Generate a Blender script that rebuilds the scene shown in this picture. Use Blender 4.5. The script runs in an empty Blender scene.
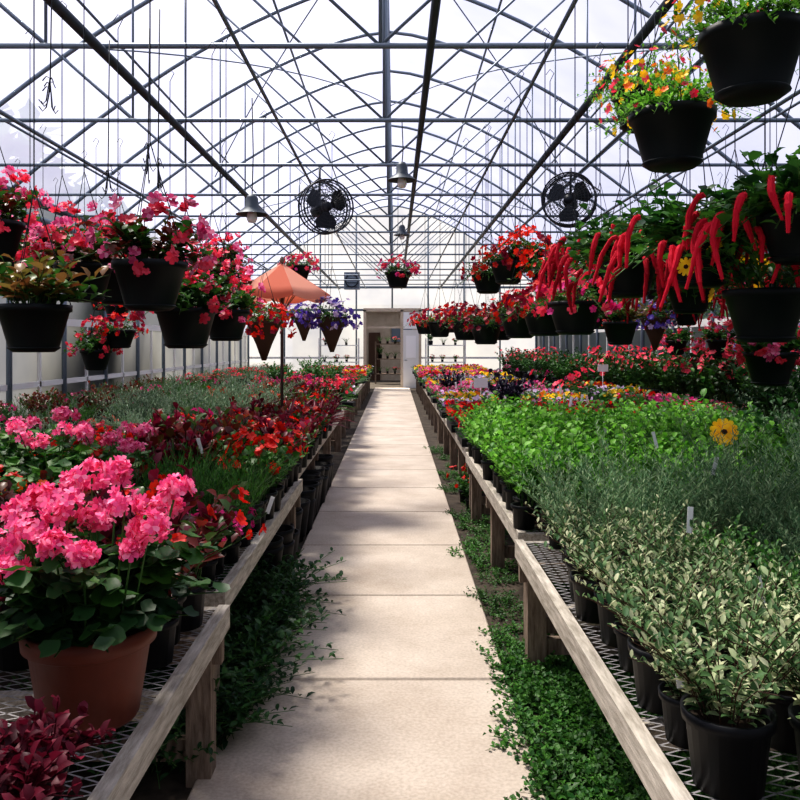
import bpy, math, random
from mathutils import Vector, Matrix
R=random.Random(11)
tau=math.tau; Z=Vector((0,0,1))
CAMH=1.6
def P(px,py,Y): return Vector(((px-395)/800*Y, Y, CAMH-(py-344)/800*Y))

# ---------------- materials ----------------
def newmat(name):
    m=bpy.data.materials.new(name); m.use_nodes=True
    nt=m.node_tree; nt.nodes.clear()
    out=nt.nodes.new('ShaderNodeOutputMaterial')
    return m,nt,out
def c4(c): return (c[0],c[1],c[2],1)
def organic(name,c1,c2,trans=.3,rough=.5,c3=None):
    m,nt,out=newmat(name); N=nt.nodes; L=nt.links
    geo=N.new('ShaderNodeNewGeometry'); ramp=N.new('ShaderNodeValToRGB')
    ramp.color_ramp.elements[0].color=c4(c1); ramp.color_ramp.elements[1].color=c4(c2)
    if c3:
        ramp.color_ramp.elements[1].position=.55
        e=ramp.color_ramp.elements.new(.85); e.color=c4(c3)
    L.new(geo.outputs['Random Per Island'],ramp.inputs[0])
    oi=N.new('ShaderNodeObjectInfo'); mr=N.new('ShaderNodeMapRange')
    mr.inputs['To Min'].default_value=.65; mr.inputs['To Max'].default_value=1.3
    L.new(oi.outputs['Random'],mr.inputs[0])
    hsv=N.new('ShaderNodeHueSaturation'); L.new(ramp.outputs[0],hsv.inputs['Color']); L.new(mr.outputs[0],hsv.inputs['Value'])
    b=N.new('ShaderNodeBsdfPrincipled'); b.inputs['Roughness'].default_value=rough; b.inputs['Specular IOR Level'].default_value=.3
    L.new(hsv.outputs[0],b.inputs['Base Color'])
    t=N.new('ShaderNodeBsdfTranslucent'); L.new(hsv.outputs[0],t.inputs[0])
    mx=N.new('ShaderNodeMixShader'); mx.inputs[0].default_value=trans
    L.new(b.outputs[0],mx.inputs[1]); L.new(t.outputs[0],mx.inputs[2]); L.new(mx.outputs[0],out.inputs[0])
    return m
def plain(name,c,rough=.5,metal=0,noise=0,scale=20,c2=None,stretch=None,bump=0,spec=.4):
    m,nt,out=newmat(name); N=nt.nodes; L=nt.links
    b=N.new('ShaderNodeBsdfPrincipled'); b.inputs['Roughness'].default_value=rough; b.inputs['Metallic'].default_value=metal
    b.inputs['Base Color'].default_value=c4(c); b.inputs['Specular IOR Level'].default_value=spec
    if c2:
        tc=N.new('ShaderNodeTexCoord'); mp=N.new('ShaderNodeMapping')
        if stretch: mp.inputs['Scale'].default_value=stretch
        L.new(tc.outputs['Object'],mp.inputs[0])
        n=N.new('ShaderNodeTexNoise'); n.inputs['Scale'].default_value=scale; n.inputs['Detail'].default_value=6; n.inputs['Roughness'].default_value=.65
        L.new(mp.outputs[0],n.inputs['Vector'])
        r=N.new('ShaderNodeValToRGB'); r.color_ramp.elements[0].position=.35; r.color_ramp.elements[1].position=.68
        r.color_ramp.elements[0].color=c4(c); r.color_ramp.elements[1].color=c4(c2)
        L.new(n.outputs[0],r.inputs[0]); L.new(r.outputs[0],b.inputs['Base Color'])
        if bump:
            bp=N.new('ShaderNodeBump'); bp.inputs['Strength'].default_value=bump; bp.inputs['Distance'].default_value=.02
            L.new(n.outputs[0],bp.inputs['Height']); L.new(bp.outputs[0],b.inputs['Normal'])
    L.new(b.outputs[0],out.inputs[0]); return m

G_DARK=organic('leaf_dark',(.008,.04,.014),(.035,.115,.02))
G_MID=organic('leaf_mid',(.015,.08,.015),(.08,.22,.03))
G_TREE=organic('leaf_tree',(.02,.07,.02),(.07,.18,.04),.2)
G_BAS=organic('leaf_basil',(.035,.17,.012),(.16,.42,.04),.4,.5,(.26,.55,.09))
G_GRAY=organic('leaf_rosemary',(.04,.13,.05),(.16,.30,.14),.3,.5,(.36,.48,.27))
G_SAGE=organic('leaf_sage',(.03,.095,.03),(.15,.27,.10),.3,.6,(.62,.65,.40))
G_SILV=organic('leaf_silver',(.08,.16,.08),(.28,.38,.24),.2)
G_BURG=organic('leaf_burgundy',(.06,.004,.012),(.24,.015,.045),.35)
G_BRONZE=organic('leaf_bronze',(.04,.012,.01),(.22,.03,.02),.3,.35,(.05,.10,.02))
G_COPPER=organic('leaf_copper',(.15,.04,.015),(.3,.17,.05),.3,.4,(.12,.18,.03))
G_NIGHT=organic('leaf_night',(.008,.008,.02),(.03,.02,.05),.15)
STEM=organic('stem_green',(.05,.12,.03),(.08,.18,.04),.1)
BROWN=plain('twig',(.07,.035,.02),.8)
F_PINK=organic('petal_pink',(.62,.03,.17),(.92,.16,.37),.35,.6,(1,.36,.54))
F_CORAL=organic('petal_coral',(.75,.02,.06),(.95,.10,.17),.35,.5)
F_RED=organic('petal_red',(.6,.006,.006),(.88,.04,.015),.3,.5)
F_ORANGE=organic('petal_orange',(.85,.10,.008),(.95,.26,.03),.3,.5)
F_YEL=organic('petal_yellow',(.9,.5,.01),(1,.72,.04),.35,.5)
F_MAG=organic('petal_magenta',(.5,.01,.14),(.85,.06,.33),.3,.5)
F_WINE=organic('petal_wine',(.16,.002,.02),(.42,.008,.05),.3,.5)
F_PURP=organic('petal_purple',(.06,.03,.28),(.22,.13,.6),.3,.5)
F_LAV=organic('petal_lavender',(.5,.32,.65),(.85,.7,.85),.35,.5)
F_CHEN=organic('catkin_red',(.42,.004,.02),(.72,.015,.045),.15,.85)
F_BRN=plain('flower_centre',(.04,.012,.006),.9)
BLACK=plain('black_plastic',(.005,.006,.008),.5,spec=.22)
BLACK2=plain('green_black_plastic',(.004,.008,.009),.5,spec=.22)
SOIL=plain('potting_soil',(.015,.01,.006),.95,c2=(.05,.03,.02),scale=60)
TERRA=plain('terracotta_plastic',(.125,.030,.017),.5,c2=(.17,.042,.024),scale=6,spec=.3)
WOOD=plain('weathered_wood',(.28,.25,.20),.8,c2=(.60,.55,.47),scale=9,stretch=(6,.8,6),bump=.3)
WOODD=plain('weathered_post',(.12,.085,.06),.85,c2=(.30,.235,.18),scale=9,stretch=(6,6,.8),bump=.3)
POLE=plain('dark_pole',(.05,.03,.02),.6)
MESHM=plain('galvanised_mesh',(.40,.39,.39),.4,.4)
STEEL=plain('galvanised_pipe',(.16,.20,.245),.5,.3)
STEELD=plain('dark_pipe',(.05,.065,.08),.5,.3)
WIRE=plain('hanger_wire',(.02,.025,.03),.5,.5)
WHITE=plain('white_paint',(.7,.7,.68),.5)
TAN=plain('tan_board',(.46,.38,.29),.7,c2=(.56,.48,.38),scale=3)
TAG=plain('tag_plastic',(.85,.85,.85),.5)
BULB=plain('frosted_glass',(.85,.85,.85),.2)
FANM=plain('fan_enamel',(.02,.025,.033),.4,.3)

def concrete():
    m,nt,out=newmat('concrete'); N=nt.nodes; L=nt.links
    b=N.new('ShaderNodeBsdfPrincipled'); b.inputs['Roughness'].default_value=.85
    tc=N.new('ShaderNodeTexCoord')
    n=N.new('ShaderNodeTexNoise'); n.inputs['Scale'].default_value=1.6; n.inputs['Detail'].default_value=9; n.inputs['Roughness'].default_value=.68
    L.new(tc.outputs['Object'],n.inputs['Vector'])
    r=N.new('ShaderNodeValToRGB'); r.color_ramp.elements[0].position=.3; r.color_ramp.elements[1].position=.68
    r.color_ramp.elements[0].color=(.38,.315,.25,1); r.color_ramp.elements[1].color=(.56,.49,.41,1)
    L.new(n.outputs[0],r.inputs[0])
    n2=N.new('ShaderNodeTexNoise'); n2.inputs['Scale'].default_value=70; n2.inputs['Detail'].default_value=5
    L.new(tc.outputs['Object'],n2.inputs['Vector'])
    mr=N.new('ShaderNodeMapRange'); mr.inputs[1].default_value=.3; mr.inputs[2].default_value=.7; mr.inputs[3].default_value=.84; mr.inputs[4].default_value=1.1
    L.new(n2.outputs[0],mr.inputs[0])
    h=N.new('ShaderNodeHueSaturation'); L.new(r.outputs[0],h.inputs['Color']); L.new(mr.outputs[0],h.inputs['Value'])
    L.new(h.outputs[0],b.inputs['Base Color'])
    bp=N.new('ShaderNodeBump'); bp.inputs['Strength'].default_value=.25; bp.inputs['Distance'].default_value=.004
    L.new(n2.outputs[0],bp.inputs['Height']); L.new(bp.outputs[0],b.inputs['Normal'])
    L.new(b.outputs[0],out.inputs[0]); return m
CONC=concrete()
GROUND=plain('soil_ground',(.02,.015,.01),.95,c2=(.09,.07,.05),scale=5,bump=.6)
def film(name,tr,col=(.62,.63,.68)):
    m,nt,out=newmat(name); N=nt.nodes; L=nt.links
    t=N.new('ShaderNodeBsdfTransparent'); t.inputs[0].default_value=(.94,.95,1,1)
    d=N.new('ShaderNodeBsdfTranslucent')
    n=N.new('ShaderNodeTexNoise'); n.inputs['Scale'].default_value=.7; n.inputs['Detail'].default_value=3
    tc=N.new('ShaderNodeTexCoord'); L.new(tc.outputs['Object'],n.inputs['Vector'])
    r=N.new('ShaderNodeValToRGB'); r.color_ramp.elements[0].position=.3; r.color_ramp.elements[1].position=.7
    r.color_ramp.elements[0].color=(col[0]*.7,col[1]*.72,col[2]*.8,1); r.color_ramp.elements[1].color=c4(col)
    L.new(n.outputs[0],r.inputs[0]); L.new(r.outputs[0],d.inputs[0])
    mx=N.new('ShaderNodeMixShader'); mx.inputs[0].default_value=1-tr
    L.new(t.outputs[0],mx.inputs[1]); L.new(d.outputs[0],mx.inputs[2]); L.new(mx.outputs[0],out.inputs[0]); return m
FILM=film('poly_film',.50,(.40,.41,.52))
FILMS=film('side_film',.55,(.5,.52,.58))
PANEL=film('poly_panel',.10,(.60,.60,.58))

# ---------------- mesh builder ----------------
class MB:
    def __init__(s): s.v=[];s.f=[];s.m=[];s.sm=[];s.mats=[]
    def mi(s,mat):
        if mat not in s.mats: s.mats.append(mat)
        return s.mats.index(mat)
    def add(s,vs,fs,mat,smooth=False):
        o=len(s.v); i=s.mi(mat)
        s.v.extend([tuple(v) for v in vs])
        for f in fs: s.f.append(tuple(o+k for k in f)); s.m.append(i); s.sm.append(smooth)
    def mesh(s,name):
        me=bpy.data.meshes.new(name); me.from_pydata(s.v,[],s.f)
        for m in s.mats: me.materials.append(m)
        me.polygons.foreach_set('material_index',s.m); me.polygons.foreach_set('use_smooth',s.sm)
        me.update(); return me
    def obj(s,name,loc=(0,0,0),parent=None,rot=0,scale=1):
        return inst(s.mesh(name),name,loc,rot,scale,parent)
    def box(s,c,d,mat,rz=0,M=None):
        c=Vector(c); x,y,z=d[0]/2,d[1]/2,d[2]/2
        vs=[Vector((a,b,e)) for a in(-x,x) for b in(-y,y) for e in(-z,z)]
        if rz: vs=[Matrix.Rotation(rz,3,'Z')@v for v in vs]
        if M: vs=[M@v for v in vs]
        s.add([v+c for v in vs],[(0,1,3,2),(4,6,7,5),(0,4,5,1),(2,3,7,6),(0,2,6,4),(1,5,7,3)],mat)
    def tube(s,pts,r,mat,n=6,caps=True,smooth=True):
        pts=[Vector(p) for p in pts]; k=len(pts)
        rr=r if isinstance(r,(list,tuple)) else [r]*k
        vs=[];fs=[]
        t0=(pts[1]-pts[0]).normalized(); a=t0.cross(Z)
        if a.length<.1: a=t0.cross(Vector((1,0,0)))
        a.normalize()
        for i,p in enumerate(pts):
            t=(pts[min(i+1,k-1)]-pts[max(i-1,0)]).normalized()
            a=(a-t*a.dot(t)); 
            if a.length<1e-4: a=t.orthogonal()
            a.normalize(); b=t.cross(a)
            for j in range(n):
                an=tau*j/n; vs.append(p+(a*math.cos(an)+b*math.sin(an))*rr[i])
        for i in range(k-1):
            for j in range(n): fs.append((i*n+j,i*n+(j+1)%n,(i+1)*n+(j+1)%n,(i+1)*n+j))
        if caps and n>3: fs.append(tuple(range(n))[::-1]); fs.append(tuple((k-1)*n+j for j in range(n)))
        s.add(vs,fs,mat,smooth)
    def lathe(s,prof,mat,c=(0,0,0),n=24,smooth=True):
        c=Vector(c); vs=[];fs=[]
        for r,z in prof:
            for j in range(n): an=tau*j/n; vs.append(c+Vector((r*math.cos(an),r*math.sin(an),z)))
        for i in range(len(prof)-1):
            for j in range(n): fs.append((i*n+j,i*n+(j+1)%n,(i+1)*n+(j+1)%n,(i+1)*n+j))
        if prof[0][0]>1e-4: fs.append(tuple(range(n))[::-1])
        if prof[-1][0]>1e-4: fs.append(tuple((len(prof)-1)*n+j for j in range(n)))
        s.add(vs,fs,mat,smooth)
    def leaf(s,b,d,L,W,mat,droop=.5,lod=1):
        d=d.normalized(); side=d.cross(Z)
        if side.length<.05: side=Vector((1,0,0))
        side.normalize(); side=Matrix.Rotation(R.uniform(-.5,.5),3,d)@side
        nr=side.cross(d)
        def c(t): return b+d*L*t-Z*(droop*L*t*t*.5)
        if lod==0:
            m=c(.45); s.add([b,m-side*W/2,c(1),m+side*W/2],[(0,3,2,1)],mat); return
        m=c(.35); q=c(.72); u=nr*W*.18
        s.add([b,m-side*W/2+u,m,m+side*W/2+u,q-side*W*.38+u,q,q+side*W*.38+u,c(1)],
              [(0,2,1),(0,3,2),(1,2,5,4),(2,3,6,5),(4,5,7),(5,6,7)],mat,True)
    def rleaf(s,c,nr,r,mat,n=9):
        nr=nr.normalized(); a=nr.orthogonal().normalized(); b=nr.cross(a); ph=R.random()*6
        vs=[c-nr*r*.25]
        for j in range(n):
            an=ph+tau*j/n; k=r*(.9+.12*(j%2)) if j else r*.6
            vs.append(c+(a*math.cos(an)+b*math.sin(an))*k+nr*R.uniform(-.12,.12)*r)
        s.add(vs,[(0,1+j,1+(j+1)%n) for j in range(n)],mat,True)
    def flower(s,c,nr,r,mat,n=5,cm=None,cup=.25,w=.62):
        nr=nr.normalized(); a=nr.orthogonal().normalized(); b=nr.cross(a); ph=R.random()*6
        for j in range(n):
            an=ph+tau*j/n; e=a*math.cos(an)+b*math.sin(an); t=nr.cross(e)
            ww=w*r*5/n*1.05 if n>5 else w*r
            s.add([c,c+e*r*.5-t*ww*.5+nr*r*cup*.5,c+e*r*.92-t*ww*.42+nr*r*cup,c+e*r*1.02+nr*r*cup*.9,c+e*r*.92+t*ww*.42+nr*r*cup,c+e*r*.5+t*ww*.5+nr*r*cup*.5],
                  [(0,5,4,3,2,1)],mat)
        if cm:
            k=6 ; q=r*.26
            s.add([c+nr*q*.8]+[c+(a*math.cos(tau*j/k)+b*math.sin(tau*j/k))*q+nr*q*.3 for j in range(k)],[(0,1+j,1+(j+1)%k) for j in range(k)],cm,True)
def inst(me,name,loc=(0,0,0),rot=0,scale=1,parent=None):
    o=bpy.data.objects.new(name,me); bpy.context.scene.collection.objects.link(o)
    o.location=loc
    o.rotation_euler=(0,0,rot) if not isinstance(rot,tuple) else rot
    o.scale=(scale,)*3 if not isinstance(scale,tuple) else scale
    if parent: o.parent=parent
    return o
def empty(name,loc=(0,0,0)):
    o=bpy.data.objects.new(name,None); bpy.context.scene.collection.objects.link(o); o.location=loc; o.empty_display_size=.1; return o

def rdir(lo=0.,hi=1.):
    z=R.uniform(lo,hi); a=R.random()*tau; q=math.sqrt(max(0,1-z*z)); return Vector((q*math.cos(a),q*math.sin(a),z))

def plant(mb,ns,H,spread,nl,L,W,lm,sm=STEM,r0=.03,o=(0,0,0),elev=.5,droop=.6,lod=1,t0=.25,sr=.002,rnd=False,sag=0,stem=True):
    o=Vector(o); tips=[]
    for i in range(ns):
        az=R.random()*tau; tl=spread*math.sqrt(R.random())
        h=H*R.uniform(.6,1.1)
        q=r0*math.sqrt(R.random())
        b=o+Vector((math.cos(az)*q,math.sin(az)*q,0))
        d=Vector((math.sin(tl)*math.cos(az),math.sin(tl)*math.sin(az),math.cos(tl)))
        p1=b+Z*h*.45+Vector((d.x,d.y,0))*h*.15; p2=b+d*h-Z*sag*h*math.sin(min(tl,1.5))
        def bz(t): return b*(1-t)**2+p1*2*t*(1-t)+p2*t*t
        if stem: mb.tube([bz(k/3) for k in range(4)],[sr,sr,sr*.8,sr*.6],sm,3,False)
        ph=R.random()*6
        for k in range(nl):
            t=t0+(1-t0)*(k+R.random()*.5)/nl; p=bz(min(t,1))
            a=ph+k*2.4; el=elev+R.uniform(-.3,.3)+(.5*t)
            dr=Vector((math.cos(a)*math.cos(el),math.sin(a)*math.cos(el),math.sin(el)))+d*.3
            sc=R.uniform(.7,1.15)*(1-.25*t)
            if rnd:
                c=p+dr.normalized()*L*.5*sc
                nn=Z+dr*.7+Vector((R.uniform(-.3,.3),R.uniform(-.3,.3),0))
                mb.rleaf(c,nn,L*.5*sc,lm)
            else: mb.leaf(p,dr,L*sc,W*sc,lm,droop,lod)
        tips.append((p2,(p2-p1).normalized()))
    return tips
def pot(mb,rt,rb,h,mat,z=0,soil=True,n=24,lip=.006):
    t=.004
    mb.lathe([(0.0,z),(rb,z),(rt-lip*1.2,z+h*.84),(rt,z+h*.85),(rt+.002,z+h),(rt-t*1.5,z+h),(rt-t*2,z+h*.86)],mat,n=n)
    mb.lathe([(rt-t*2,z+h*.86),(0.0,z+h*.89)],SOIL,n=n)

# ---------------- structure ----------------
X0=-.1; HW=5.2; EAVE=3.7; RISE=2.9; YE=29.0; YB=-2.2
def arch(x): return EAVE+RISE*(1-(abs(x)/HW)**1.55)
xs=[-HW+HW*2*i/28 for i in range(29)]
frames=[5.5+1.83*k for k in range(-4,13)]+[YE-.08]
mb=MB()
TZ=3.65
for y in frames:
    mb.tube([(X0+x,y,arch(x)) for x in xs],.027,STEEL,6)
    mb.tube([(X0-HW,y,TZ),(X0+HW,y,TZ)],.02,STEEL,6)
    mb.tube([(X0,y,TZ),(X0,y,arch(0))],.015,STEEL,5)
    for s in(-1,1):
        mb.tube([(X0+s*HW,y,0),(X0+s*HW,y,EAVE)],.04,STEEL,6)
        mb.tube([(X0,y,TZ),(X0+s*2.3,y,arch(2.3))],.013,STEEL,5)
        mb.tube([(X0+s*2.3,y,arch(2.3)),(X0+s*2.3,y,TZ)],.012,STEEL,5)
        mb.tube([(X0+s*2.3,y,TZ),(X0+s*3.7,y,arch(3.7))],.012,STEEL,5)
for x in (0,1.5,3.2,4.5,-1.5,-3.2,-4.5): mb.tube([(X0+x,YB,arch(x)-.05),(X0+x,YE-.1,arch(x)-.05)],.018,STEEL,5)
for s in(-1,1):
    mb.tube([(X0+s*HW,YB,EAVE),(X0+s*HW,YE,EAVE)],.07,STEELD,8)
for (a,b,c,d) in((-3.5,9,0,16.5),(3.5,9,0,16.5),(-3.5,16,0,9),(3.5,20,0,27),(-3.5,20,0,27),(3.5,16,0,9.2)):
    n=8; mb.tube([(X0+a+(c-a)*i/n,b+(d-b)*i/n,arch(a+(c-a)*i/n)-.09) for i in range(n+1)],.011,STEEL,4)
mb.obj('greenhouse_roof_frame')
mb=MB()
for x,r in((-2.0,.035),(.24,.028),(1.6,.035),(-1.05,.016),(1.05,.016),(-3.4,.02),(3.2,.02),(2.15,.016)):
    mb.tube([(x,YB+.1,TZ-.05),(x,YE-.1,TZ-.05)],r,STEELD if r>.02 else STEEL,6)
mb.obj('hanging_support_pipes')
mb=MB()
vs=[];fs=[]
for i,x in enumerate(xs):
    vs+= [(X0+x*1.008,YB,arch(x)+.04),(X0+x*1.008,YE,arch(x)+.04)]
for i in range(len(xs)-1): fs.append((2*i,2*i+1,2*i+3,2*i+2))
mb.add(vs,fs,FILM,True); mb.obj('ceiling')
for s,nm in((-1,'wall_left'),(1,'wall_right')):
    mb=MB(); x=X0+s*(HW+.06)
    mb.box((x,(YB+YE)/2,.95),(.03,YE-YB,1.9),PANEL)
    mb.add([(x,YB,1.9),(x,YE,1.9),(x,YE,3.74),(x,YB,3.74)],[(0,1,2,3)],FILMS)
    for k in range(-1,16):
        mb.box((x-s*.03,1.0+k*1.83,1.0),(.05,.05,2.0),WHITE)
    mb.box((x-s*.03,(YB+YE)/2,1.95),(.06,YE-YB,.12),WHITE)
    mb.box((x-s*.03,(YB+YE)/2,1.0),(.05,YE-YB,.08),WHITE)
    mb.tube([(x-s*.06,YB,3.45),(x-s*.06,YE,3.45)],.06,STEEL,8)
    mb.obj(nm)
def gable(y,door,name):
    mb=MB()
    dx0,dx1,dz=-1.09,.9,2.83
    if door:
        pts=sorted(set([X0+x for x in xs]+[dx0,dx1]))
        for a,b in zip(pts[:-1],pts[1:]):
            m=(a+b)/2; lo=dz if dx0<m<dx1 else 0
            mb.add([(a,y,lo),(b,y,lo),(b,y,arch(b-X0)),(a,y,arch(a-X0))],[(0,1,2,3)],PANEL)
        for x in [X0+k*1.3 for k in range(-4,5)]:
            if dx0-.1<x<dx1+.1: mb.tube([(x,y-.05,dz),(x,y-.05,arch(x-X0))],.03,STEEL,4)
            else: mb.tube([(x,y-.05,0),(x,y-.05,arch(x-X0))],.03,STEEL,4)
        for z in(1.1,2.83,3.65): 
            if z<2: mb.box(((X0-HW+dx0)/2,y-.05,z),(dx0-(X0-HW),.05,.07),WHITE); mb.box(((X0+HW+dx1)/2,y-.05,z),(X0+HW-dx1,.05,.07),WHITE)
            else: mb.box((X0,y-.05,z),(2*HW,.05,.08),STEEL)
    else:
        pts=[X0+x for x in xs]
        for a,b in zip(pts[:-1],pts[1:]): mb.add([(a,y,0),(b,y,0),(b,y,arch(b-X0)),(a,y,arch(a-X0))],[(0,1,2,3)],PANEL)
    mb.obj(name)
gable(YE,True,'wall_back'); gable(YB,False,'wall_front')
mb=MB()
for x in(-1.09,.25,.9): mb.box((x,YE-.1,1.415),(.1,.12,2.83),TAN)
mb.box((-.1,YE-.1,2.83),(2.08,.12,.12),TAN); mb.box((-.42,YE-.1,2.2),(1.3,.06,.07),TAN)
mb.obj('trim_door_frame')
mb=MB()
mb.box((.575,YE-.14,1.06),(.56,.05,2.1),WHITE); mb.box((.575,YE-.17,1.5),(.36,.02,.8),BULB); mb.box((.575,YE-.17,.5),(.36,.02,.6),WHITE)
mb.tube([(.36,YE-.17,1.02),(.36,YE-.22,1.02),(.44,YE-.22,1.02)],.012,STEEL,6); mb.box((.575,YE-.14,2.45),(.56,.04,.6),BULB)
mb.obj('door_1')
mb=MB(); mb.box((0,YE+6.2,1.6),(9,.1,3.2),TAN)
for k in range(-22,23): mb.box((k*.2,YE+6.13,1.6),(.02,.03,3.2),TAN)
mb.box((-.9,YE+6.1,1.05),(.5,.06,2.1),BROWN); mb.box((.3,YE+6.1,2.0),(.9,.06,.6),STEEL); mb.box((0,YE+6.0,3.25),(9.4,.8,.1),WOODD)
mb.obj('outdoor_shed')
mb=MB()
for z in(.4,1.0,1.6): mb.box((-.15,YE+3.2,z),(1.3,.35,.04),WOODD)
for x in(-.78,.48): mb.box((x,YE+3.2,.85),(.05,.35,1.7),WOODD)
mb.obj('outdoor_plant_shelf')
# shelving either side of the door inside
for x0,x1 in((-2.7,-1.3),(1.1,2.5)):
    mb=MB()
    for z in(.35,.95,1.55): mb.box(((x0+x1)/2,YE-.4,z),(x1-x0,.35,.03),WHITE)
    for x in(x0,x1): 
        for y in(YE-.56,YE-.24): mb.box((x,y,.9),(.04,.04,1.8),WHITE)
    mb.obj('plant_shelving_rack')
mb=MB(); mb.add([(-40,-20,0),(40,-20,0),(40,70,0),(-40,70,0)],[(0,1,2,3)],GROUND); mb.obj('floor')
mb=MB()
PXL,PXR=-.72,.525
y=-1.25
while y<YE-1.3:
    a,b=y+.007,y+1.25-.007; h=.03; e=.008
    vs=[(PXL,a,0),(PXR,a,0),(PXR,b,0),(PXL,b,0),(PXL,a,h-e),(PXR,a,h-e),(PXR,b,h-e),(PXL,b,h-e),(PXL+e,a+e,h),(PXR-e,a+e,h),(PXR-e,b-e,h),(PXL+e,b-e,h)]
    fs=[(8,9,10,11)]
    for i in range(4): j=(i+1)%4; fs+=[(i,j,4+j,4+i),(4+i,4+j,8+j,8+i)]
    mb.add(vs,fs,CONC); y+=1.25
mb.obj('concrete_path')

# ---------------- benches ----------------
BT=.62
def bench(x0,x1,y0,y1,pitch=.042,leg=1.4):
    mb=MB(); c=(x0+x1)/2; w=x1-x0; l=y1-y0
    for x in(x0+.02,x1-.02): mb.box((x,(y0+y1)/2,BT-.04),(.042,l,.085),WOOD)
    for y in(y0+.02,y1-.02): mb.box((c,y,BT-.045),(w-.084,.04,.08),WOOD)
    n=max(2,round(l/.8))
    for i in range(1,n): mb.box((c,y0+l*i/n,BT-.06),(w-.084,.04,.07),WOOD)
    def rib(p,q,wd=.0028):
        p=Vector(p);q=Vector(q); t=(q-p).normalized().cross(Z)*wd
        mb.add([p-t,q-t,q+t,p+t],[(0,1,2,3)],MESHM)
    X0_,X1_,Y0_,Y1_=x0+.03,x1-.03,y0+.03,y1-.03
    k=.45; dy=pitch; s=Y0_-k*w; z=BT+.001
    while s<Y1_:
        for sg in(1,-1):
            xa,xb=0,X1_-X0_; ya,yb=s,s+k*(X1_-X0_)
            ta=max(0,(Y0_-ya)/(yb-ya)); tb=min(1,(Y1_-ya)/(yb-ya))
            if tb>ta:
                A=(xa+(xb-xa)*ta,ya+(yb-ya)*ta); B=(xa+(xb-xa)*tb,ya+(yb-ya)*tb)
                if sg==1: rib((X0_+A[0],A[1],z),(X0_+B[0],B[1],z))
                else: rib((X1_-A[0],A[1],z),(X1_-B[0],B[1],z))
        s+=dy
    m=max(1,round(l/leg))
    for i in range(m+1):
        y=y0+.07+(l-.14)*i/m
        for x in(x0+.09,x1-.09): 
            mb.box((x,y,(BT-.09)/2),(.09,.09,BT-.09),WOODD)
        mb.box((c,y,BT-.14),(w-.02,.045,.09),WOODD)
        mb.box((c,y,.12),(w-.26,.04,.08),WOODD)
    mb.obj('plant_bench')
bench(.60,2.65,1.2,4.0,leg=2.7); bench(.64,2.65,4.15,7.25); bench(.66,2.65,7.5,13.0,.09); bench(.66,2.65,13.2,19.5,.14); bench(.66,2.65,19.7,27,.2)
bench(-2.65,-.62,.9,3.0,leg=2.2); bench(-2.65,-.67,3.15,5.8,leg=2.6); bench(-2.65,-.76,5.98,12.0,.09,2.4); bench(-2.65,-.8,12.2,19.5,.14); bench(-2.65,-.8,19.7,27,.2)
for s in(-1,1):
    for a,b in((2,8.8),(9,16),(16.2,26.5)):
        bench(*(sorted((s*3.3,s*4.8))),a,b,.15)

# ---------------- plant prototypes ----------------
def proto(fn,name,n=2):
    out=[]
    for i in range(n):
        mb=MB(); fn(mb); out.append(mb.mesh(name))
    return out
def f_sage(mb):
    pot(mb,.082,.062,.14,BLACK)
    plant(mb,34,.27,.95,22,.038,.013,G_SAGE,BROWN,.05,(0,0,.12),.3,.5,1,.05,.0015)
def f_oreg(mb):
    pot(mb,.082,.062,.14,BLACK)
    plant(mb,34,.25,.95,20,.034,.018,G_MID,STEM,.05,(0,0,.12),.3,.5,1,.05,.0015)
    plant(mb,8,.27,.8,18,.034,.013,G_SAGE,STEM,.05,(0,0,.12),.3,.5,1,.05,.0015)
def f_rose(mb):
    pot(mb,.07,.055,.12,BLACK)
    plant(mb,34,.44,.78,42,.042,.0062,G_GRAY,G_GRAY,.05,(0,0,.1),.3,.4,0,.08,.0015)
def f_basil(mb):
    pot(mb,.05,.04,.09,BLACK,n=12)
    plant(mb,13,.28,.75,12,.052,.032,G_BAS,STEM,.04,(0,0,.08),.25,.6,1,.25,.0018)
def f_thyme(mb):
    pot(mb,.06,.05,.1,BLACK,n=12)
    plant(mb,30,.25,.8,18,.03,.006,G_MID,STEM,.05,(0,0,.09),.7,.2,0,.1,.0014)
def f_laven(mb):
    pot(mb,.07,.055,.12,BLACK,n=12)
    plant(mb,40,.3,1.1,20,.036,.008,G_SILV,G_SILV,.05,(0,0,.1),.5,.2,0,.1,.0018)
def umbel(mb,c,r,mat,nr=Z,n=34,fr=.021):
    for i in range(n):
        d=rdir(-.45,1); p=c+d*r*R.uniform(.65,1.2); mb.flower(p,d+rdir(-1,1)*.6,fr*R.uniform(.7,1.25),mat,5,None,.35,.68)
def f_geran(mb,mat=F_PINK,H=.34,ns=16,pr=.09):
    pot(mb,pr,pr*.75,pr*1.7,BLACK)
    plant(mb,ns,H*.85,.9,8,.075,.08,G_MID,STEM,pr*.6,(0,0,pr*1.4),.1,.3,1,.3,.003,True)
    for i in range(5):
        d=rdir(.45,1); c=Vector((d.x*.18,d.y*.18,pr*1.5+H*(.7+.3*R.random())))
        mb.tube([(d.x*.04,d.y*.04,pr*1.5),c],.0022,STEM,3,False); umbel(mb,c,.028,mat,n=18,fr=.016)
def f_beg(mat,leafm,L=.06,H=.2,nf=18,fr=.017,potr=.06):
    def g(mb):
        pot(mb,potr,potr*.78,potr*1.6,BLACK,n=14)
        plant(mb,16,H,.85,10,L,L*.62,leafm,STEM,potr*.7,(0,0,potr*1.4),.25,.6,1,.25,.0022)
        for i in range(nf):
            d=rdir(.15,1); c=Vector((d.x*H*.75,d.y*H*.75,potr*1.4+H*(.45+.62*d.z)))
            for k in range(2):
                mb.flower(c+rdir(-1,1)*fr*.6,d+rdir(-1,1)*.6,fr*R.uniform(.8,1.3),mat,5,None,.3,.8)
    return g
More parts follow.
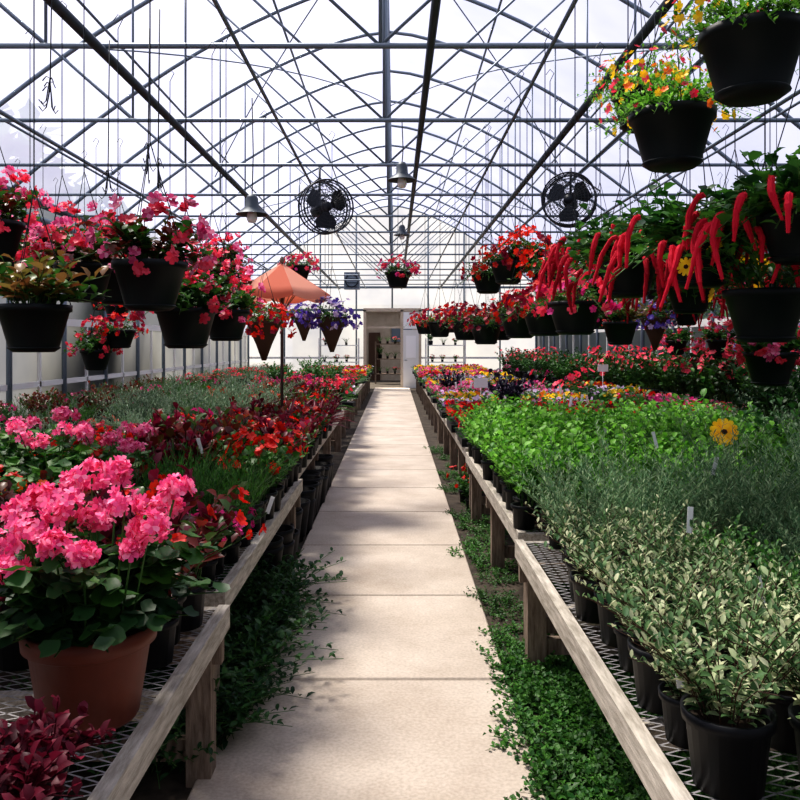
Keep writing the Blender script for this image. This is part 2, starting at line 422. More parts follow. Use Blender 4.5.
def f_coleus(lm,H=.26,L=.09,W=.04,ns=14,nl=9,spread=.8):
    def g(mb):
        pot(mb,.065,.05,.11,BLACK,n=14)
        plant(mb,ns,H,spread,nl,L,W,lm,lm,.05,(0,0,.1),.5,.7,1,.2,.003)
    return g
def f_spike(lm):
    def g(mb):
        pot(mb,.07,.055,.12,BLACK,n=14)
        for i in range(46):
            d=rdir(.35,1); mb.leaf(Vector((d.x*.02,d.y*.02,.1)),d,R.uniform(.25,.42),.022,lm,.7,1)
    return g
def f_flat(mat,lm=G_MID,nf=44,fr=.026,H=.13,mat2=None):
    def g(mb):
        mb.box((0,0,.03),(.50,.26,.06),BLACK)
        for i in range(170):
            p=Vector((R.uniform(-.25,.25),R.uniform(-.13,.13),R.uniform(.06,.06+H*.95))); d=rdir(-.1,.9)
            mb.leaf(p,d,R.uniform(.045,.075),.034,lm,.4,0)
        for i in range(nf):
            p=Vector((R.uniform(-.26,.26),R.uniform(-.14,.14),.05+H*R.uniform(.6,1.2))); d=rdir(.3,1)+rdir(-1,1)*.4
            mb.flower(p,d,fr*R.uniform(.7,1.2),mat2 if (mat2 and R.random()<.4) else mat,5,None,.2,.85)
    return g
def f_tall(lm,H=.5,L=.1,W=.045,mat=None):
    def g(mb):
        pot(mb,.1,.08,.18,BLACK,n=14)
        t=plant(mb,18,H,.7,11,L,W,lm,STEM,.06,(0,0,.16),.3,.7,1,.2,.004)
        if mat:
            for p,d in t: mb.flower(p,d+rdir(-1,1)*.5,.035,mat,6,None,.15,.8)
    return g
SAGE=proto(f_sage,'potted_sage',3); OREG=proto(f_oreg,'potted_oregano',2); ROSE=proto(f_rose,'potted_rosemary',3); BAS=proto(f_basil,'potted_basil',3)
THY=proto(f_thyme,'potted_thyme',2); LAV=proto(f_laven,'potted_lavender',2)
GER=proto(f_geran,'potted_pink_geranium',3)
BEGR=proto(f_beg(F_RED,G_BRONZE,.085,.34,9,.018,.08),'potted_bronze_begonia',2)
REDB=proto(f_beg(F_RED,G_MID,nf=14),'potted_red_impatiens',3); ORB=proto(f_beg(F_ORANGE,G_MID,nf=15),'potted_orange_impatiens',2)
PKB=proto(f_beg(F_MAG,G_DARK),'potted_magenta_impatiens',2); CRB=proto(f_beg(F_CORAL,G_DARK),'potted_coral_impatiens',2)
COLB=proto(f_coleus(G_BURG),'potted_burgundy_coleus',2); COLC=proto(f_coleus(G_BRONZE),'potted_bronze_coleus',2)
COLN=proto(f_coleus(G_BURG,.2,.085,.036,26,9,1.25),'potted_burgundy_foliage',2)
NIGHT=proto(f_coleus(G_NIGHT,.42,.09,.045,34,10,.9),'potted_dark_perilla',1)
SPK=proto(f_spike(G_BURG),'potted_red_dracaena',2); SPG=proto(f_spike(G_MID),'potted_green_grass',2)
TALL=proto(f_tall(G_DARK),'potted_shrub',2); TALM=proto(f_tall(G_MID,.42),'potted_leafy_perennial',2)
TALC=proto(f_tall(G_DARK,.5,.09,.05,F_CORAL),'potted_coral_shrub',2)
FL={k:proto(f,'flower_flat_'+k,2) for k,f in dict(red=f_flat(F_RED,G_DARK),pink=f_flat(F_PINK,G_MID,36),mag=f_flat(F_MAG,G_MID),yel=f_flat(F_YEL,G_MID,36),lav=f_flat(F_LAV,G_MID,34),org=f_flat(F_ORANGE,G_MID,mat2=F_YEL),wine=f_flat(F_WINE,G_DARK,mat2=F_RED),green=f_flat(F_LAV,G_MID,5),white=f_flat(F_LAV,G_MID,mat2=F_PINK),purp=f_flat(F_PURP,G_DARK)).items()}

def bed(name,protos,x0,x1,y0,y1,sx,sy,sc=1.,jit=.25,z=BT+.003,free=True,svar=.15):
    g=empty(name); nx=max(1,int((x1-x0)/sx)); ny=max(1,int((y1-y0)/sy))
    for i in range(nx+1):
        for j in range(ny+1):
            x=x0+(x1-x0)*i/max(1,nx)+R.uniform(-jit,jit)*sx*.5; y=y0+(y1-y0)*j/max(1,ny)+R.uniform(-jit,jit)*sy*.5
            p=R.choice(protos); s=sc*R.uniform(1-svar,1+svar)
            inst(p,p.name.split('.')[0]+'_part',(x,y,z),R.random()*tau if free else R.uniform(-.05,.05)+(math.pi if R.random()<.5 else 0),s,g)
    return g
def top(protos,name,x,y,s=1.,z=BT+.003): return inst(R.choice(protos),name,(x,y,z),R.random()*tau,s)

# right inner bench
for j,y in enumerate((1.76,1.97,2.19,2.41,2.62,2.84,3.05)):
    for i in range(7 if j<4 else 8-j):
        x=.73+i*.22+R.uniform(-.02,.02)
        og=(j>=3 and i>=2 and R.random()<.55)
        top(OREG if og else SAGE,'potted_oregano' if og else 'potted_sage',x,y+R.uniform(-.02,.02),R.uniform(.82,1.18)*(1.08 if (i==0 and j==0) else 1))
bed('rosemary_bed',ROSE,.80,2.5,3.3,3.86,.21,.21,1.0,svar=.25)
bed('rosemary_bed',ROSE,1.5,2.5,2.85,3.2,.22,.21,.9,svar=.2)
bed('basil_bed',BAS,.72,2.58,4.24,7.15,.135,.15,1.2,.6,svar=.3)
for x,y,s in((2.1,6.2,1.3),(2.35,6.0,1.4),(2.55,5.7,1.3),(2.3,6.5,1.3),(2.5,6.8,1.5),(2.0,6.8,1.3)): top(LAV,'potted_lavender',x,y,s)
for x,y,s in((2.45,4.75,.9),(2.5,5.2,1.0)): top(TALL+TALC,'potted_coral_shrub',x,y,s)
bed('red_flower_bed',FL['red']+FL['red']+FL['wine'],.95,2.4,7.75,9.6,.50,.27,1.25,.1,free=False)
bed('magenta_flower_bed',FL['mag']+FL['wine']+FL['lav']+FL['mag'],.95,2.4,9.9,11.0,.5,.27,1.1,.1,free=False)
bed('yellow_flower_bed',FL['yel']+FL['org'],.95,2.4,11.3,11.9,.5,.27,1.15,.1,free=False)
bed('lavender_flower_bed',FL['white'],.95,2.4,12.2,12.85,.5,.27,1.15,.1,free=False)
bed('pink_flower_bed',FL['pink']+FL['mag'],.95,2.4,13.4,15.2,.5,.27,1.2,.1,free=False)
bed('orange_flower_bed',FL['org']+FL['yel'],.95,2.4,15.5,16.8,.5,.27,1.2,.1,free=False)
bed('white_flower_bed',FL['lav']+FL['green'],.95,2.4,17.1,18.2,.5,.27,1.2,.1,free=False)
bed('mixed_flower_bed',FL['pink']+FL['mag']+FL['yel']+FL['red']+FL['green'],.95,2.4,18.5,26.8,.5,.29,1.3,.1,free=False)
c=P(510,378,10.2); top(NIGHT,'potted_dark_perilla',c.x,c.y,1.35)
c=P(450,375,14); top(NIGHT,'potted_dark_perilla',c.x,c.y,1.1)
# right outer
bed('shrub_bed',TALL+TALM+TALC,3.55,4.5,2.4,6.2,.4,.4,.9)
bed('lavender_bed',LAV+LAV+TALL,3.55,4.5,6.6,8.4,.26,.26,1.3)
bed('mixed_flower_bed',FL['red']+FL['mag']+FL['pink'],3.6,3.8,9.2,12,.5,.27,1.2,.1,free=False)
bed('tall_shrub_bed',TALL+TALM+TALC,4.15,4.35,9.2,16,.3,.35,1.35)
bed('mixed_flower_bed',FL['yel']+FL['red']+FL['lav']+FL['green'],3.6,3.8,12.2,15.8,.5,.27,1.2,.1,free=False)
bed('perennial_bed',TALM+TALC+TALL+PKB,3.6,4.4,16.6,26,.35,.4,1.2)
for x,y in((3.0,7.3),(3.0,9.1),(3.05,11.2),(2.95,13.4)): top(TALC+TALM,'potted_coral_shrub',x,y,1.9,0)
# left inner
for x,y,s in((-.73,1.5,.85),(-.9,1.55,.95),(-.74,1.68,.8),(-1.08,1.5,.95),(-.92,1.36,.9),(-.72,1.33,.8),(-1.0,1.7,.75)): top(COLN,'potted_burgundy_foliage',x,y,s)
for x,y,s in((-.75,2.46,1.05),(-.74,2.78,1.1),(-1.05,2.62,1.1),(-1.32,2.8,1.15),(-1.0,2.86,1.1)): top(BEGR,'potted_bronze_begonia',x,y,s)
for x,y,s in((-.78,2.62,1.45),(-1.15,2.45,1.3),(-.88,2.9,1.45)): top(COLB,'potted_burgundy_coleus',x,y,s)
for x,y in((-1.35,2.45),(-1.6,2.6),(-1.75,2.85)): top(CRB,'potted_coral_impatiens',x,y,1.3)
for x,y in((-1.9,2.3),(-2.2,2.6),(-2.3,2.1),(-2.05,2.85)): top(TALM,'potted_leafy_perennial',x,y,.8)
bed('thyme_bed',THY,-1.2,-.78,3.75,4.35,.125,.13,1.25)
bed('impatiens_bed',PKB+COLB+REDB,-1.2,-.76,3.25,3.6,.2,.17,.95)
bed('orange_impatiens_bed',ORB+ORB+COLC+TALM[:1],-2.5,-1.4,3.25,3.85,.2,.2,1.1)
for x,y,s in((-1.45,4.0,1.05),(-1.72,4.1,1.2),(-2.05,4.0,1.2),(-1.5,4.35,1.15),(-1.9,4.4,1.25),(-2.3,4.3,1.25)): top(GER,'potted_pink_geranium',x,y,s*1.05)
bed('red_impatiens_bed',REDB+REDB+COLC+COLB+ORB[:1],-1.9,-.76,4.5,5.7,.19,.19,1.3,svar=.25)
bed('leafy_bed',TALM+COLB+CRB+LAV,-2.55,-2.05,4.6,5.6,.25,.3,.75,svar=.3)
bed('dracaena_bed',SPK+SPK+COLC+COLB+REDB,-1.35,-.78,6.1,9.0,.2,.24,1.15,svar=.25)
bed('mixed_leafy_bed',COLB+REDB+CRB+LAV+PKB+THY,-2.55,-1.55,6.15,7.4,.24,.26,1.15,svar=.3)
bed('lavender_bed',LAV+LAV+THY,-2.5,-1.6,7.6,9.6,.24,.25,1.35,svar=.35)
bed('coleus_bed',COLC+REDB+SPG+COLB,-1.5,-.9,9.2,11.8,.24,.26,1.2,svar=.25)
bed('greenery_bed',THY+LAV+PKB+REDB,-2.5,-1.7,9.9,11.8,.26,.3,1.25,svar=.25)
bed('coral_flower_bed',CRB+PKB+FL['green'],-2.4,-.95,12.5,15.5,.3,.3,1.2,svar=.25)
bed('greenery_bed',TALM+SPG+CRB,-2.4,-.95,15.8,19.2,.34,.34,1.,svar=.25)
bed('mixed_flower_bed',FL['pink']+FL['green']+FL['red']+FL['yel'],-2.3,-1.1,20,26.7,.5,.3,1.3,.1,free=False)
bed('silver_bed',LAV+THY+PKB[:1]+COLC,-4.6,-3.5,6.2,16,.28,.32,.95,svar=.3)
bed('shrub_bed',TALL+GER,-4.6,-3.5,2.4,6.0,.4,.4,.8)
bed('greenery_bed',THY+LAV+CRB,-4.6,-3.5,16.5,26,.38,.4,1.)

# big geranium in terracotta
g=empty('pink_geranium_in_terracotta_pot',(-.80,2.1,BT+.003))
mb=MB()
mb.lathe([(0,0),(.118,0),(.124,.01),(.152,.19),(.160,.195),(.168,.2),(.172,.245),(.160,.247),(.154,.2)],TERRA,n=48)
mb.lathe([(.156,.21),(0,.22)],SOIL,n=32)
mb.obj('pot',parent=g)
mb=MB()
plant(mb,50,.28,1.2,10,.075,.08,G_DARK,STEM,.1,(0,0,.2),.1,.3,1,.3,.004,True,.15)
plant(mb,34,.28,.9,8,.075,.08,G_MID,STEM,.1,(0,0,.24),.1,.3,1,.5,.004,True,.0)
mb.obj('foliage',parent=g)
mb=MB()
O=g.location
for px,py,yy,r in((92,478,2.15,.045),(66,512,2.05,.045),(125,508,2.0,.045),(176,490,2.15,.034),(150,528,1.97,.04),(28,535,2.0,.045),(55,548,1.92,.034),(98,520,2.1,.04),(12,572,1.95,.036),(84,556,1.9,.026),(118,474,2.3,.034),(42,500,2.25,.036),(132,550,1.93,.02),(0,545,2.1,.04),(165,508,2.2,.034),(75,485,2.25,.034),(18,512,2.2,.03)):
    c=P(px,py,yy)-O
    mb.tube([(c.x*.3,c.y*.3,.2),(c.x*.75,c.y*.75,c.z*.6),c],.003,STEM,4,False)
    umbel(mb,c,r,F_PINK,n=46,fr=.0175)
mb.obj('blossoms',parent=g)

# ---------------- hanging baskets ----------------
def hpot(mb,R_=.15,H=.19,mat=BLACK2):
    mb.lathe([(0,-H),(R_*.66,-H),(R_*.68,-H+.012),(R_*.95,-.03),(R_*1.02,-.028),(R_*1.03,0),(R_*.96,0),(R_*.94,-.02)],mat,n=32)
    mb.lathe([(R_*.94,-.02),(0,-.01)],SOIL,n=24)
    mb.lathe([(0,-H-.012),(R_*.55,-H-.012),(R_*.72,-H+.006),(R_*.7,-H+.01),(R_*.5,-H-.002)],mat,n=24)
def dome(mb,mat,n,rx,rz,fr,lo=-.1,pet=5,cm=None,k=1,z=.02,mat2=None,w=.8):
    for i in range(n):
        d=rdir(lo,1); c=Vector((d.x*rx,d.y*rx,z+d.z*rz))*R.uniform(.8,1.2)
        m=mat2 if mat2 and R.random()<.35 else mat
        for j in range(k): mb.flower(c+rdir(-1,1)*fr*.8*(k>1),d+rdir(-1,1)*.8,fr*R.uniform(.7,1.2),m,pet,cm,.35,w)
def b_beg(lm=G_BRONZE,fm=F_CORAL):
    def g(mb):
        hpot(mb); plant(mb,34,.25,1.4,9,.075,.045,lm,STEM,.1,(0,0,-.02),.25,.7,1,.25,.003,False,.3)
        plant(mb,16,.24,1.2,9,.075,.045,G_MID,STEM,.1,(0,0,-.02),.25,.7,1,.25,.003,False,.15)
        dome(mb,fm,46,.235,.26,.024,-.3,5,None,3,mat2=F_PINK if fm is F_CORAL else None)
    return g
def b_cali(mb):
    hpot(mb); plant(mb,110,.25,1.5,20,.032,.015,G_BAS,STEM,.1,(0,0,-.02),.4,.5,0,.1,.0015,False,.35)
    dome(mb,F_YEL,70,.24,.17,.016,-.3,5,None,1,mat2=F_ORANGE)
    dome(mb,F_CORAL,30,.24,.17,.016,-.3)
def b_pet(fm,f2=None):
    def g(mb):
        hpot(mb,.15,.17); plant(mb,44,.24,1.5,9,.045,.025,G_MID,STEM,.1,(0,0,-.02),.3,.6,0,.2,.002,False,.45)
        dome(mb,fm,75,.22,.17,.028,-.35,5,None,1,z=0,mat2=f2)
    return g
def b_cone(fm,f2=None):
    def g(mb):
        mb.lathe([(0,-.34),(.02,-.34),(.07,-.2),(.15,-.02),(.155,0),(.145,0)],BROWN,n=20)
        plant(mb,40,.25,1.5,9,.045,.025,G_MID,STEM,.1,(0,0,-.02),.3,.6,0,.2,.002,False,.45)
        dome(mb,fm,120,.24,.19,.028,-.5,5,None,1,z=-.02,mat2=f2)
    return g
def catkin(mb,p,L,d):
    n=12; pts=[];rr=[]; w1,w2=R.uniform(-.06,.06),R.uniform(-.06,.06)
    for i in range(n+1):
        t=i/n; pts.append(p+Vector((d.x,d.y,0))*L*(.3*min(1,t*2.2)) - Z*L*(t*t*.5+.4*t-.1*math.sin(min(1,t*2.5)*math.pi))+Vector((w1,w2,0))*t*t*L*4); rr.append((.004 if i==0 else .0125*(1-.55*t*t))*R.uniform(.8,1.2))
    mb.tube(pts,rr,F_CHEN,7,True,False)
    for i in range(260):
        t=R.random(); k=min(n-1,int(t*n)); c=pts[k].lerp(pts[k+1],t*n-k); e=rdir(-1,1); a=e.orthogonal().normalized()*.0015
        q=rr[k]*1.7; mb.add([c-a,c+a,c+e*q],[(0,1,2)],F_CHEN)
def b_chen(mb):
    hpot(mb,.14,.16); plant(mb,46,.34,1.55,9,.10,.06,G_MID,STEM,.1,(0,0,-.02),.2,.8,1,.15,.004,False,.45)
    plant(mb,20,.34,1.3,8,.10,.06,G_DARK,STEM,.1,(0,0,-.02),.2,.8,1,.15,.004,False,.1)
    for k in range(8):
        a=tau*k/8+R.uniform(-.3,.3); zz=R.uniform(-.1,.5); d0=Vector((math.cos(a),math.sin(a),zz))
        for i in range(R.choice((3,4,5))):
            d=(d0+rdir(-1,1)*.35).normalized(); catkin(mb,Vector((d.x*.34,d.y*.34,.0+.22*d.z)),R.uniform(.12,.25),d)
def b_fol(mb):
    hpot(mb); plant(mb,20,.26,1.1,8,.12,.055,G_COPPER,STEM,.1,(0,0,-.02),.3,.7,1,.2,.004,False,.1); plant(mb,14,.25,1.3,7,.1,.05,G_MID,STEM,.1,(0,0,-.02),.3,.7,1,.2,.003,False,.1)
def b_daisy(mb):
    hpot(mb); t=plant(mb,40,.36,1.4,9,.07,.022,G_MID,STEM,.1,(0,0,-.02),.4,.6,1,.15,.002,False,.1)
    for p,d in t[:14]: mb.flower(p,d*.7+rdir(0,1)*.6,.036,F_YEL,11,F_BRN,.05,.8)
BK={k:proto(f,'basket_'+k,n) for k,f,n in(('beg',b_beg(),3),('begg',b_beg(G_MID),2),('cali',b_cali,2),('wine',b_pet(F_WINE,F_RED),2),('red',b_pet(F_RED,F_WINE),2),('mix',b_pet(F_CORAL,F_MAG),2),('purp',b_cone(F_PURP,F_LAV),1),('rcone',b_cone(F_RED,F_WINE),1),('chen',b_chen,3),('fol',b_fol,1),('daisy',b_daisy,1))}
NM=dict(beg='hanging_begonia_basket',begg='hanging_begonia_basket',cali='hanging_calibrachoa_basket',wine='hanging_petunia_basket',red='hanging_petunia_basket',mix='hanging_petunia_basket',purp='hanging_purple_petunia_cone',rcone='hanging_red_petunia_cone',chen='hanging_chenille_plant',fol='hanging_foliage_basket',daisy='hanging_daisy_basket')
def hang(kind,loc,s=1.,top_z=TZ-.05):
    g=empty(NM[kind],loc); inst(R.choice(BK[kind]),'pot_and_plant',(0,0,0),R.random()*tau,s,g)
    mb=MB(); hk=.5*s
    for i in range(3):
        a=tau*i/3+.4; mb.tube([(math.cos(a)*.15*s,math.sin(a)*.15*s,-.01),(0,0,hk)],.0022,WIRE,4,False)
    L=top_z-loc[2]
    pts=[(0,0,hk),(0,0,max(hk+.05,L-.03)),(.03,0,L+.03),(.0,0,L+.06),(-.03,0,L+.02)]
    mb.tube(pts,.003,WIRE,4,False)
    mb.obj('hanger',parent=g)
def hpx(kind,px,pyrim,wpx,real=.30,s=1.):
    Y=800*real*s/wpx; hang(kind,P(px,pyrim,Y),s)
# left side
hpx('fol',34,305,70); hpx('beg',-8,222,60); hpx('beg',84,264,56); hpx('beg',150,262,72); hpx('begg',186,308,60); hpx('begg',30,262,46); hpx('beg',62,258,50)
hpx('begg',226,310,46); hpx('beg',212,282,44); hpx('begg',118,272,48); hpx('begg',170,288,40)
hpx('rcone',264,322,34); hpx('purp',332,317,31); hpx('purp',304,316,22)
hpx('mix',299,266,24); hpx('beg',222,262,30); hpx('mix',398,272,26)
hpx('wine',120,330,30); hpx('begg',96,350,30)
# right side
hpx('cali',752,32,100); hpx('cali',672,113,82); hpx('cali',640,92,56)
for a in((508,262,36),(488,274,32),(527,250,36),(550,270,40)): hpx('red',*a)
for a in((520,314,40),(545,308,46),(575,302,54),(596,288,42),(560,284,36)): hpx('mix' if a[0]>570 else 'wine',*a)
for a in((466,322,30),(440,322,25),(486,325,32),(425,322,20),(455,318,24),(500,322,30)): hpx('wine',*a)
for a in((628,262,62),(700,245,74),(800,215,84),(655,245,50),(600,255,44),(690,285,50),(735,245,58)): hpx('chen',*a)
hpx('daisy',765,290,78)
hpx('purp',655,318,28); hpx('fol',620,322,34); hpx('begg',770,352,50)
# far rows
for y in (12.5,14.5,16.5,18.5,21): 
    for x in(-2.6,-3.6): hang(R.choice(['mix','wine','begg','red']),(x,y,2.1+.3*R.random()))
    for x in(3.2,2.15,4.2): hang(R.choice(['mix','wine','begg','red']),(x,y,2.0+.3*R.random()))
for y in(5.5,6.5,7.5,8.5,9.5,11): 
    hang('begg' if y<9 else 'wine',(-3.3,y,2.0+R.random()*.5)); hang('begg',(-4.2,y+.4,2.2+R.random()*.5))
    hang(R.choice(['mix','chen','red']),(3.1,y,1.9+.5*R.random())); hang('chen',(4.1,y+.4,2.1+.4*R.random())); hang(R.choice(['begg','chen','purp']),(3.9,y+.1,1.65))

# ---------------- fans ----------------
def fan(px,py,Y,rot):
    c=P(px,py,Y); g=empty('circulation_fan',c); g.rotation_euler=(0,0,rot)
    mb=MB(); r=.29
    def ring(rr,y,w): mb.tube([(rr*math.cos(tau*i/32),y,rr*math.sin(tau*i/32)) for i in range(33)],w,FANM,5,False)
    for y in(-.09,.09): 
        ring(r,y,.010)
        for q,yy in((.88,1.1),(.75,1.25),(.62,1.32),(.5,1.36),(.37,1.39),(.25,1.4)): ring(r*q,y*yy,.0035)
    ring(r,0,.007)
    for i in range(36):
        a=tau*i/36
        for s in(-1,1): mb.tube([(r*.2*math.cos(a),s*.125,r*.2*math.sin(a)),(r*.6*math.cos(a),s*.118,r*.6*math.sin(a)),(r*math.cos(a),s*.09,r*math.sin(a))],.0025,FANM,3,False)
        if i%4==0: mb.tube([(r*math.cos(a),-.09,r*math.sin(a)),(r*math.cos(a),.09,r*math.sin(a))],.004,FANM,4,False)
    mb.obj('cage',parent=g)
    mb=MB()
    for k in range(3):
        a0=tau*k/3+.5; vs=[];n=8
        for i in range(n+1):
            t=i/n; rr=.04+.215*t; w=.55+.75*math.sin(t*2.5)
            if t>.85: w*=.8
            for e,yo in((-w*.5,.035),(w*.5,-.035)): vs.append((rr*math.cos(a0+e),yo*(1),rr*math.sin(a0+e)))
        mb.add(vs,[(2*i,2*i+1,2*i+3,2*i+2) for i in range(n)],FANM,True)
    mb.tube([(0,-.05,0),(0,.05,0)],.055,FANM,16); mb.obj('blades',parent=g)
    mb=MB(); mb.tube([(0,.06,0),(0,.09,0),(0,.3,0),(0,.32,0)],[.05,.075,.075,.04],FANM,18)
    mb.tube([(0,.2,.07),(0,.2,TZ-.05-c.z)],.014,FANM,8); mb.box((0,.2,.09),(.1,.1,.03),FANM); mb.tube([(-.29,0,0),(-.33,.1,.1),(0,.2,.36)],.009,FANM,6); mb.tube([(.29,0,0),(.33,.1,.1),(0,.2,.36)],.009,FANM,6)
    mb.obj('motor_and_bracket',parent=g)
fan(326,207,8.9,.45); fan(569,200,8.9,-.3)
mb=MB(); c=P(352,281,26); mb.box(c,(.5,.3,.55),STEEL); 
mb.tube([(c.x+.2*math.cos(tau*i/20),c.y-.17,c.z+.2*math.sin(tau*i/20)) for i in range(21)],.02,FANM,5); mb.tube([(c.x,c.y,c.z+.27),(c.x,c.y,TZ)],.015,STEEL,5)
for k in range(4): mb.box((c.x,c.y-.16,c.z-.2+.13*k),(.36,.01,.02),FANM)
mb.obj('unit_heater')
# ---------------- lamps ----------------
def lamp(px,py,Y):
    c=P(px,py,Y); g=empty('pendant_lamp',c); mb=MB()
    mb.lathe([(.03,.16),(.05,.13),(.055,.06),(.13,.0),(.135,-.005),(.125,-.002),(.05,.055),(.0,.06)],STEELD,n=24)
    mb.lathe([(0,-.075),(.03,-.07),(.045,-.04),(.04,0),(.02,.05),(0,.06)],BULB,n=16)
    mb.tube([(0,0,.15),(.01,0,(TZ-c.z)*.5),(0,0,TZ-c.z-.02)],.005,WIRE,5)
    mb.obj('shade_and_bulb',parent=g)
lamp(252,214,6.6); lamp(402,180,7.3); lamp(402,235,12.8)
# ---------------- umbrella ----------------
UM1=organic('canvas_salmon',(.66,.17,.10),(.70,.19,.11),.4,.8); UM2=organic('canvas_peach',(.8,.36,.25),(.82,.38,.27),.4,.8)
c=P(282,263,8.0); g=empty('patio_umbrella',(c.x,c.y,0)); mb=MB(); n=8; rr=.50; H=c.z
for k in range(n):
    a0,a1=tau*k/n+.35,tau*(k+1)/n+.35; vs=[];rows=5
    for i in range(rows+1):
        t=i/rows; z=H-.31*t; q=rr*t
        for j in range(4):
            a=a0+(a1-a0)*j/3; s=1-.07*math.sin(math.pi*j/3)*t
            vs.append((q*s*math.cos(a),q*s*math.sin(a),z-.015*math.sin(math.pi*j/3)*t))
    fs=[(i*4+j,i*4+j+1,(i+1)*4+j+1,(i+1)*4+j) for i in range(rows) for j in range(3)]
    b=len(vs)
    for j in range(4): v=vs[rows*4+j]; vs.append((v[0],v[1],v[2]-(.06 if j in(1,2) else .04)))
    fs+=[(rows*4+j,rows*4+j+1,b+j+1,b+j) for j in range(3)]
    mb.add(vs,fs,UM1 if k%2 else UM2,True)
    mb.tube([(0,0,H-.02),(rr*math.cos(a0),rr*math.sin(a0),H-.33)],.006,WOODD,4)
    mb.tube([(0,0,H-.5),(rr*.5*math.cos(a0),rr*.5*math.sin(a0),H-.17)],.005,WOODD,4)
mb.obj('canopy',parent=g); mb=MB(); mb.tube([(0,0,.0),(0,0,H+.02)],.016,POLE,10); mb.lathe([(0,H+.07),(.02,H+.05),(.025,H+.02),(.015,H)],WOODD,n=12); mb.lathe([(0,0),(.2,0),(.2,.04),(.04,.08),(.03,.2),(.021,.2)],STEELD,n=20); mb.obj('pole',parent=g)

# ---------------- weeds / ground cover ----------------
def f_weed(mb): plant(mb,34,.36,1.15,16,.06,.022,G_DARK,STEM,.12,(0,0,0),.2,.8,1,.1,.002,False,.2)
def f_clov(mb): plant(mb,70,.09,1.3,7,.03,.02,G_MID,STEM,.16,(0,0,0),.2,.5,0,.1,.001,False,.1)
WD=proto(f_weed,'fern_weed',2); CL=proto(f_clov,'clover_clump',3)
bed('fern_weeds',WD,-1.2,-.80,3.1,4.9,.18,.16,1.25,.5,0)
bed('clover_groundcover',CL,.66,1.6,2.3,4.0,.14,.14,1.15,.6,0)
bed('clover_groundcover',CL,.68,1.1,4.1,7.5,.22,.3,.9,.8,0)
bed('grass_weeds',CL,.7,1.0,8,12,.3,.5,.9,.8,0)
top(REDB,'potted_red_impatiens',.72,8.1,1.3,0); top(REDB,'potted_red_impatiens',.74,7.7,1.1,0)
mb=MB()
for i in range(14):
    y=5.05+.29*i
    for k in range(R.choice((2,3,4))): mb.lathe([(0,0),(.1,0),(.13,.25),(.135,.28),(.12,.28),(.1,.02)],BLACK,(-.83+R.uniform(-.03,.03),y,.045*k),18)
mb.obj('stacked_nursery_pots')
mb=MB()
for i in range(5):
    for k in range(R.choice((3,5,6))): mb.box((-1.25+R.uniform(-.02,.02),5.2+.6*i+R.uniform(-.02,.02),.03+.06*k),(.5,.27,.05),BLACK)
mb.obj('stacked_plant_trays')
for x,y in((-.85,11.6),(-.88,10.9),(-.9,12.6)): top(CRB,'potted_coral_impatiens',x,y,1.6)
# daisy
mb=MB(); pot(mb,.06,.045,.1,BLACK,n=14); c=P(724,432,4.1); base=Vector((c.x,c.y+.05,BT+.003)); q=c-base
plant(mb,8,.3,.4,6,.07,.025,G_MID,STEM,.03,(0,0,.09)); mb.tube([(0,0,.09),(q.x*.5,q.y,q.z*.6),q],.003,STEM,5)
dn=Vector((-.15,-1,.25)).normalized()
mb.flower(q,dn,.072,F_YEL,13,None,.05,1.0); mb.flower(q+dn*.006,dn,.06,F_YEL,11,F_BRN,.08,.9); mb.obj('potted_yellow_daisy',base)
# plant tags
mb=MB()
def tag(x,y,z,h=.12,w=.025):
    M=Matrix.Rotation(R.uniform(-.5,.5),3,'Z')@Matrix.Rotation(R.uniform(-.35,.35),3,'Y')@Matrix.Rotation(R.uniform(-.25,.25),3,'X'); 
    mb.box((x,y,z),(w,.002,h),TAG,M=M)
for px,py,Y in((679,668,1.88),(760,592,2.3),(715,466,3.7),(605,428,5.2),(537,410,7.2),(200,446,4.4),(655,440,4.3),(690,520,2.75),(270,505,3.9),(240,432,5.4),(505,420,7.1),(118,470,3.2)):
    c=P(px,py,Y); tag(c.x,c.y,c.z,.09,.02)
for k in range(34): 
    y=R.uniform(7.6,18); tag(R.choice([-1,1,1])*R.uniform(.9,2.5),y,.93,.11,.03)
mb.obj('plant_label_stakes')
mb=MB()
for px,py,Y in((481,383,10),(603,368,13),(682,370,13)):
    c=P(px,py,Y); mb.box(c,(.17,.01,.12),TAG); mb.tube([(c.x,c.y+.01,BT),(c.x,c.y+.01,c.z)],.006,WHITE,5)
mb.obj('price_sign_boards')
def hooks(px,py,Y):
    c=P(px,py,Y); mb=MB()
    mb.tube([(0,0,.0),(0.01,0,TZ-c.z)],.004,WIRE,4)
    for k in range(5):
        a=R.uniform(0,tau); u=Vector((math.cos(a),math.sin(a),0)); h=R.uniform(.06,.12); z0=R.uniform(-.03,.05)
        pts=[u*.04+Z*(z0+.02),u*.02+Z*(z0+.05),Z*(z0+.04),Z*(z0-.02)+u*.01,Z*(z0-h)+u*.02,Z*(z0-h-.025)+u*.04,Z*(z0-h)+u*.06]
        mb.tube(pts,.0035,WIRE,4)
    mb.obj('bunch_of_hooks',c)
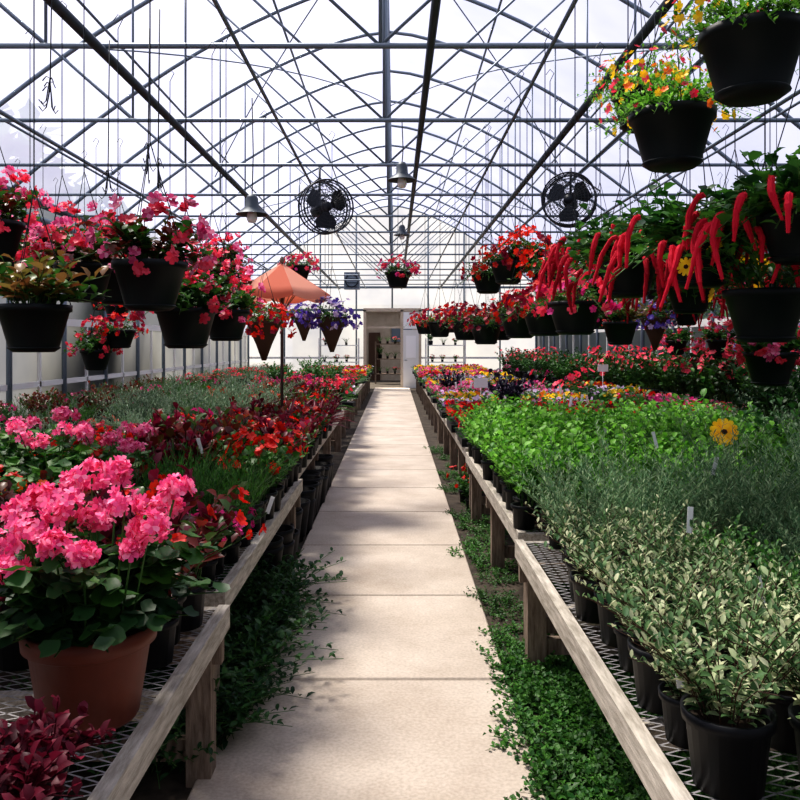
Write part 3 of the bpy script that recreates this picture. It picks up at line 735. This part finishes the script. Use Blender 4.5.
hooks(158,172,4.9); hooks(50,92,4.6); hooks(108,176,5.4); hooks(148,158,5.2)
def f_tree(mb):
    mb.tube([(0,0,0),(.1,0,1.5),(0,.1,3)],[.2,.15,.08],BROWN,8)
    for i in range(1700):
        d=rdir(-1,1)*R.uniform(.6,1); p=Vector((d.x*1.8,d.y*1.8,2.7+d.z*2.2)); mb.leaf(p,rdir(-1,1),.5,.3,G_TREE,.3,0)
TR=proto(f_tree,'tree',2)
for k in range(12):
    y=2+k*2.7
    top(TR,'tree',-8.6+R.uniform(-.5,.5),y,R.uniform(.75,1.0)+(.35 if 15<y<26 else 0),0); top(TR,'tree',8.4+R.uniform(-.5,.5),y,R.uniform(.7,.95),0)
for x in(-.6,-.3,.0,.3): 
    for z in(.42,1.02,1.62): top(CRB+TALM[:1]+THY,'outdoor_shelf_plant',x,YE+3.2,.9,z)
for x0 in(-2.5,-2.1,-1.7,1.3,1.7,2.2):
    for z in(.366,.966,1.566): top(CRB+THY+REDB+TALM[:1],'shelf_plant',x0+R.uniform(-.05,.05),YE-.4,.85,z)

# ---------------- light ----------------
sd=bpy.data.lights.new('sun','SUN'); sd.energy=11.0; sd.angle=math.radians(12); sd.color=(1,.92,.80)
so=bpy.data.objects.new('sun',sd); bpy.context.scene.collection.objects.link(so); so.location=(-4,10,12)
so.rotation_euler=Vector((-.38,.42,1)).to_track_quat('Z','Y').to_euler()
w=bpy.data.worlds.new('sky'); bpy.context.scene.world=w; w.use_nodes=True
bg=w.node_tree.nodes['Background']; bg.inputs[0].default_value=(.82,.84,1,1); bg.inputs[1].default_value=.86
cd=bpy.data.cameras.new('camera'); co=bpy.data.objects.new('camera',cd); bpy.context.scene.collection.objects.link(co)
co.location=(0,0,CAMH); co.rotation_euler=(math.pi/2,0,0); cd.lens=36; cd.sensor_width=36; cd.shift_x=5/800; cd.shift_y=-56/800
bpy.context.scene.camera=co
vsn=bpy.context.scene.view_settings
vsn.view_transform='Standard'
try: vsn.look='Medium High Contrast'
except Exception: pass
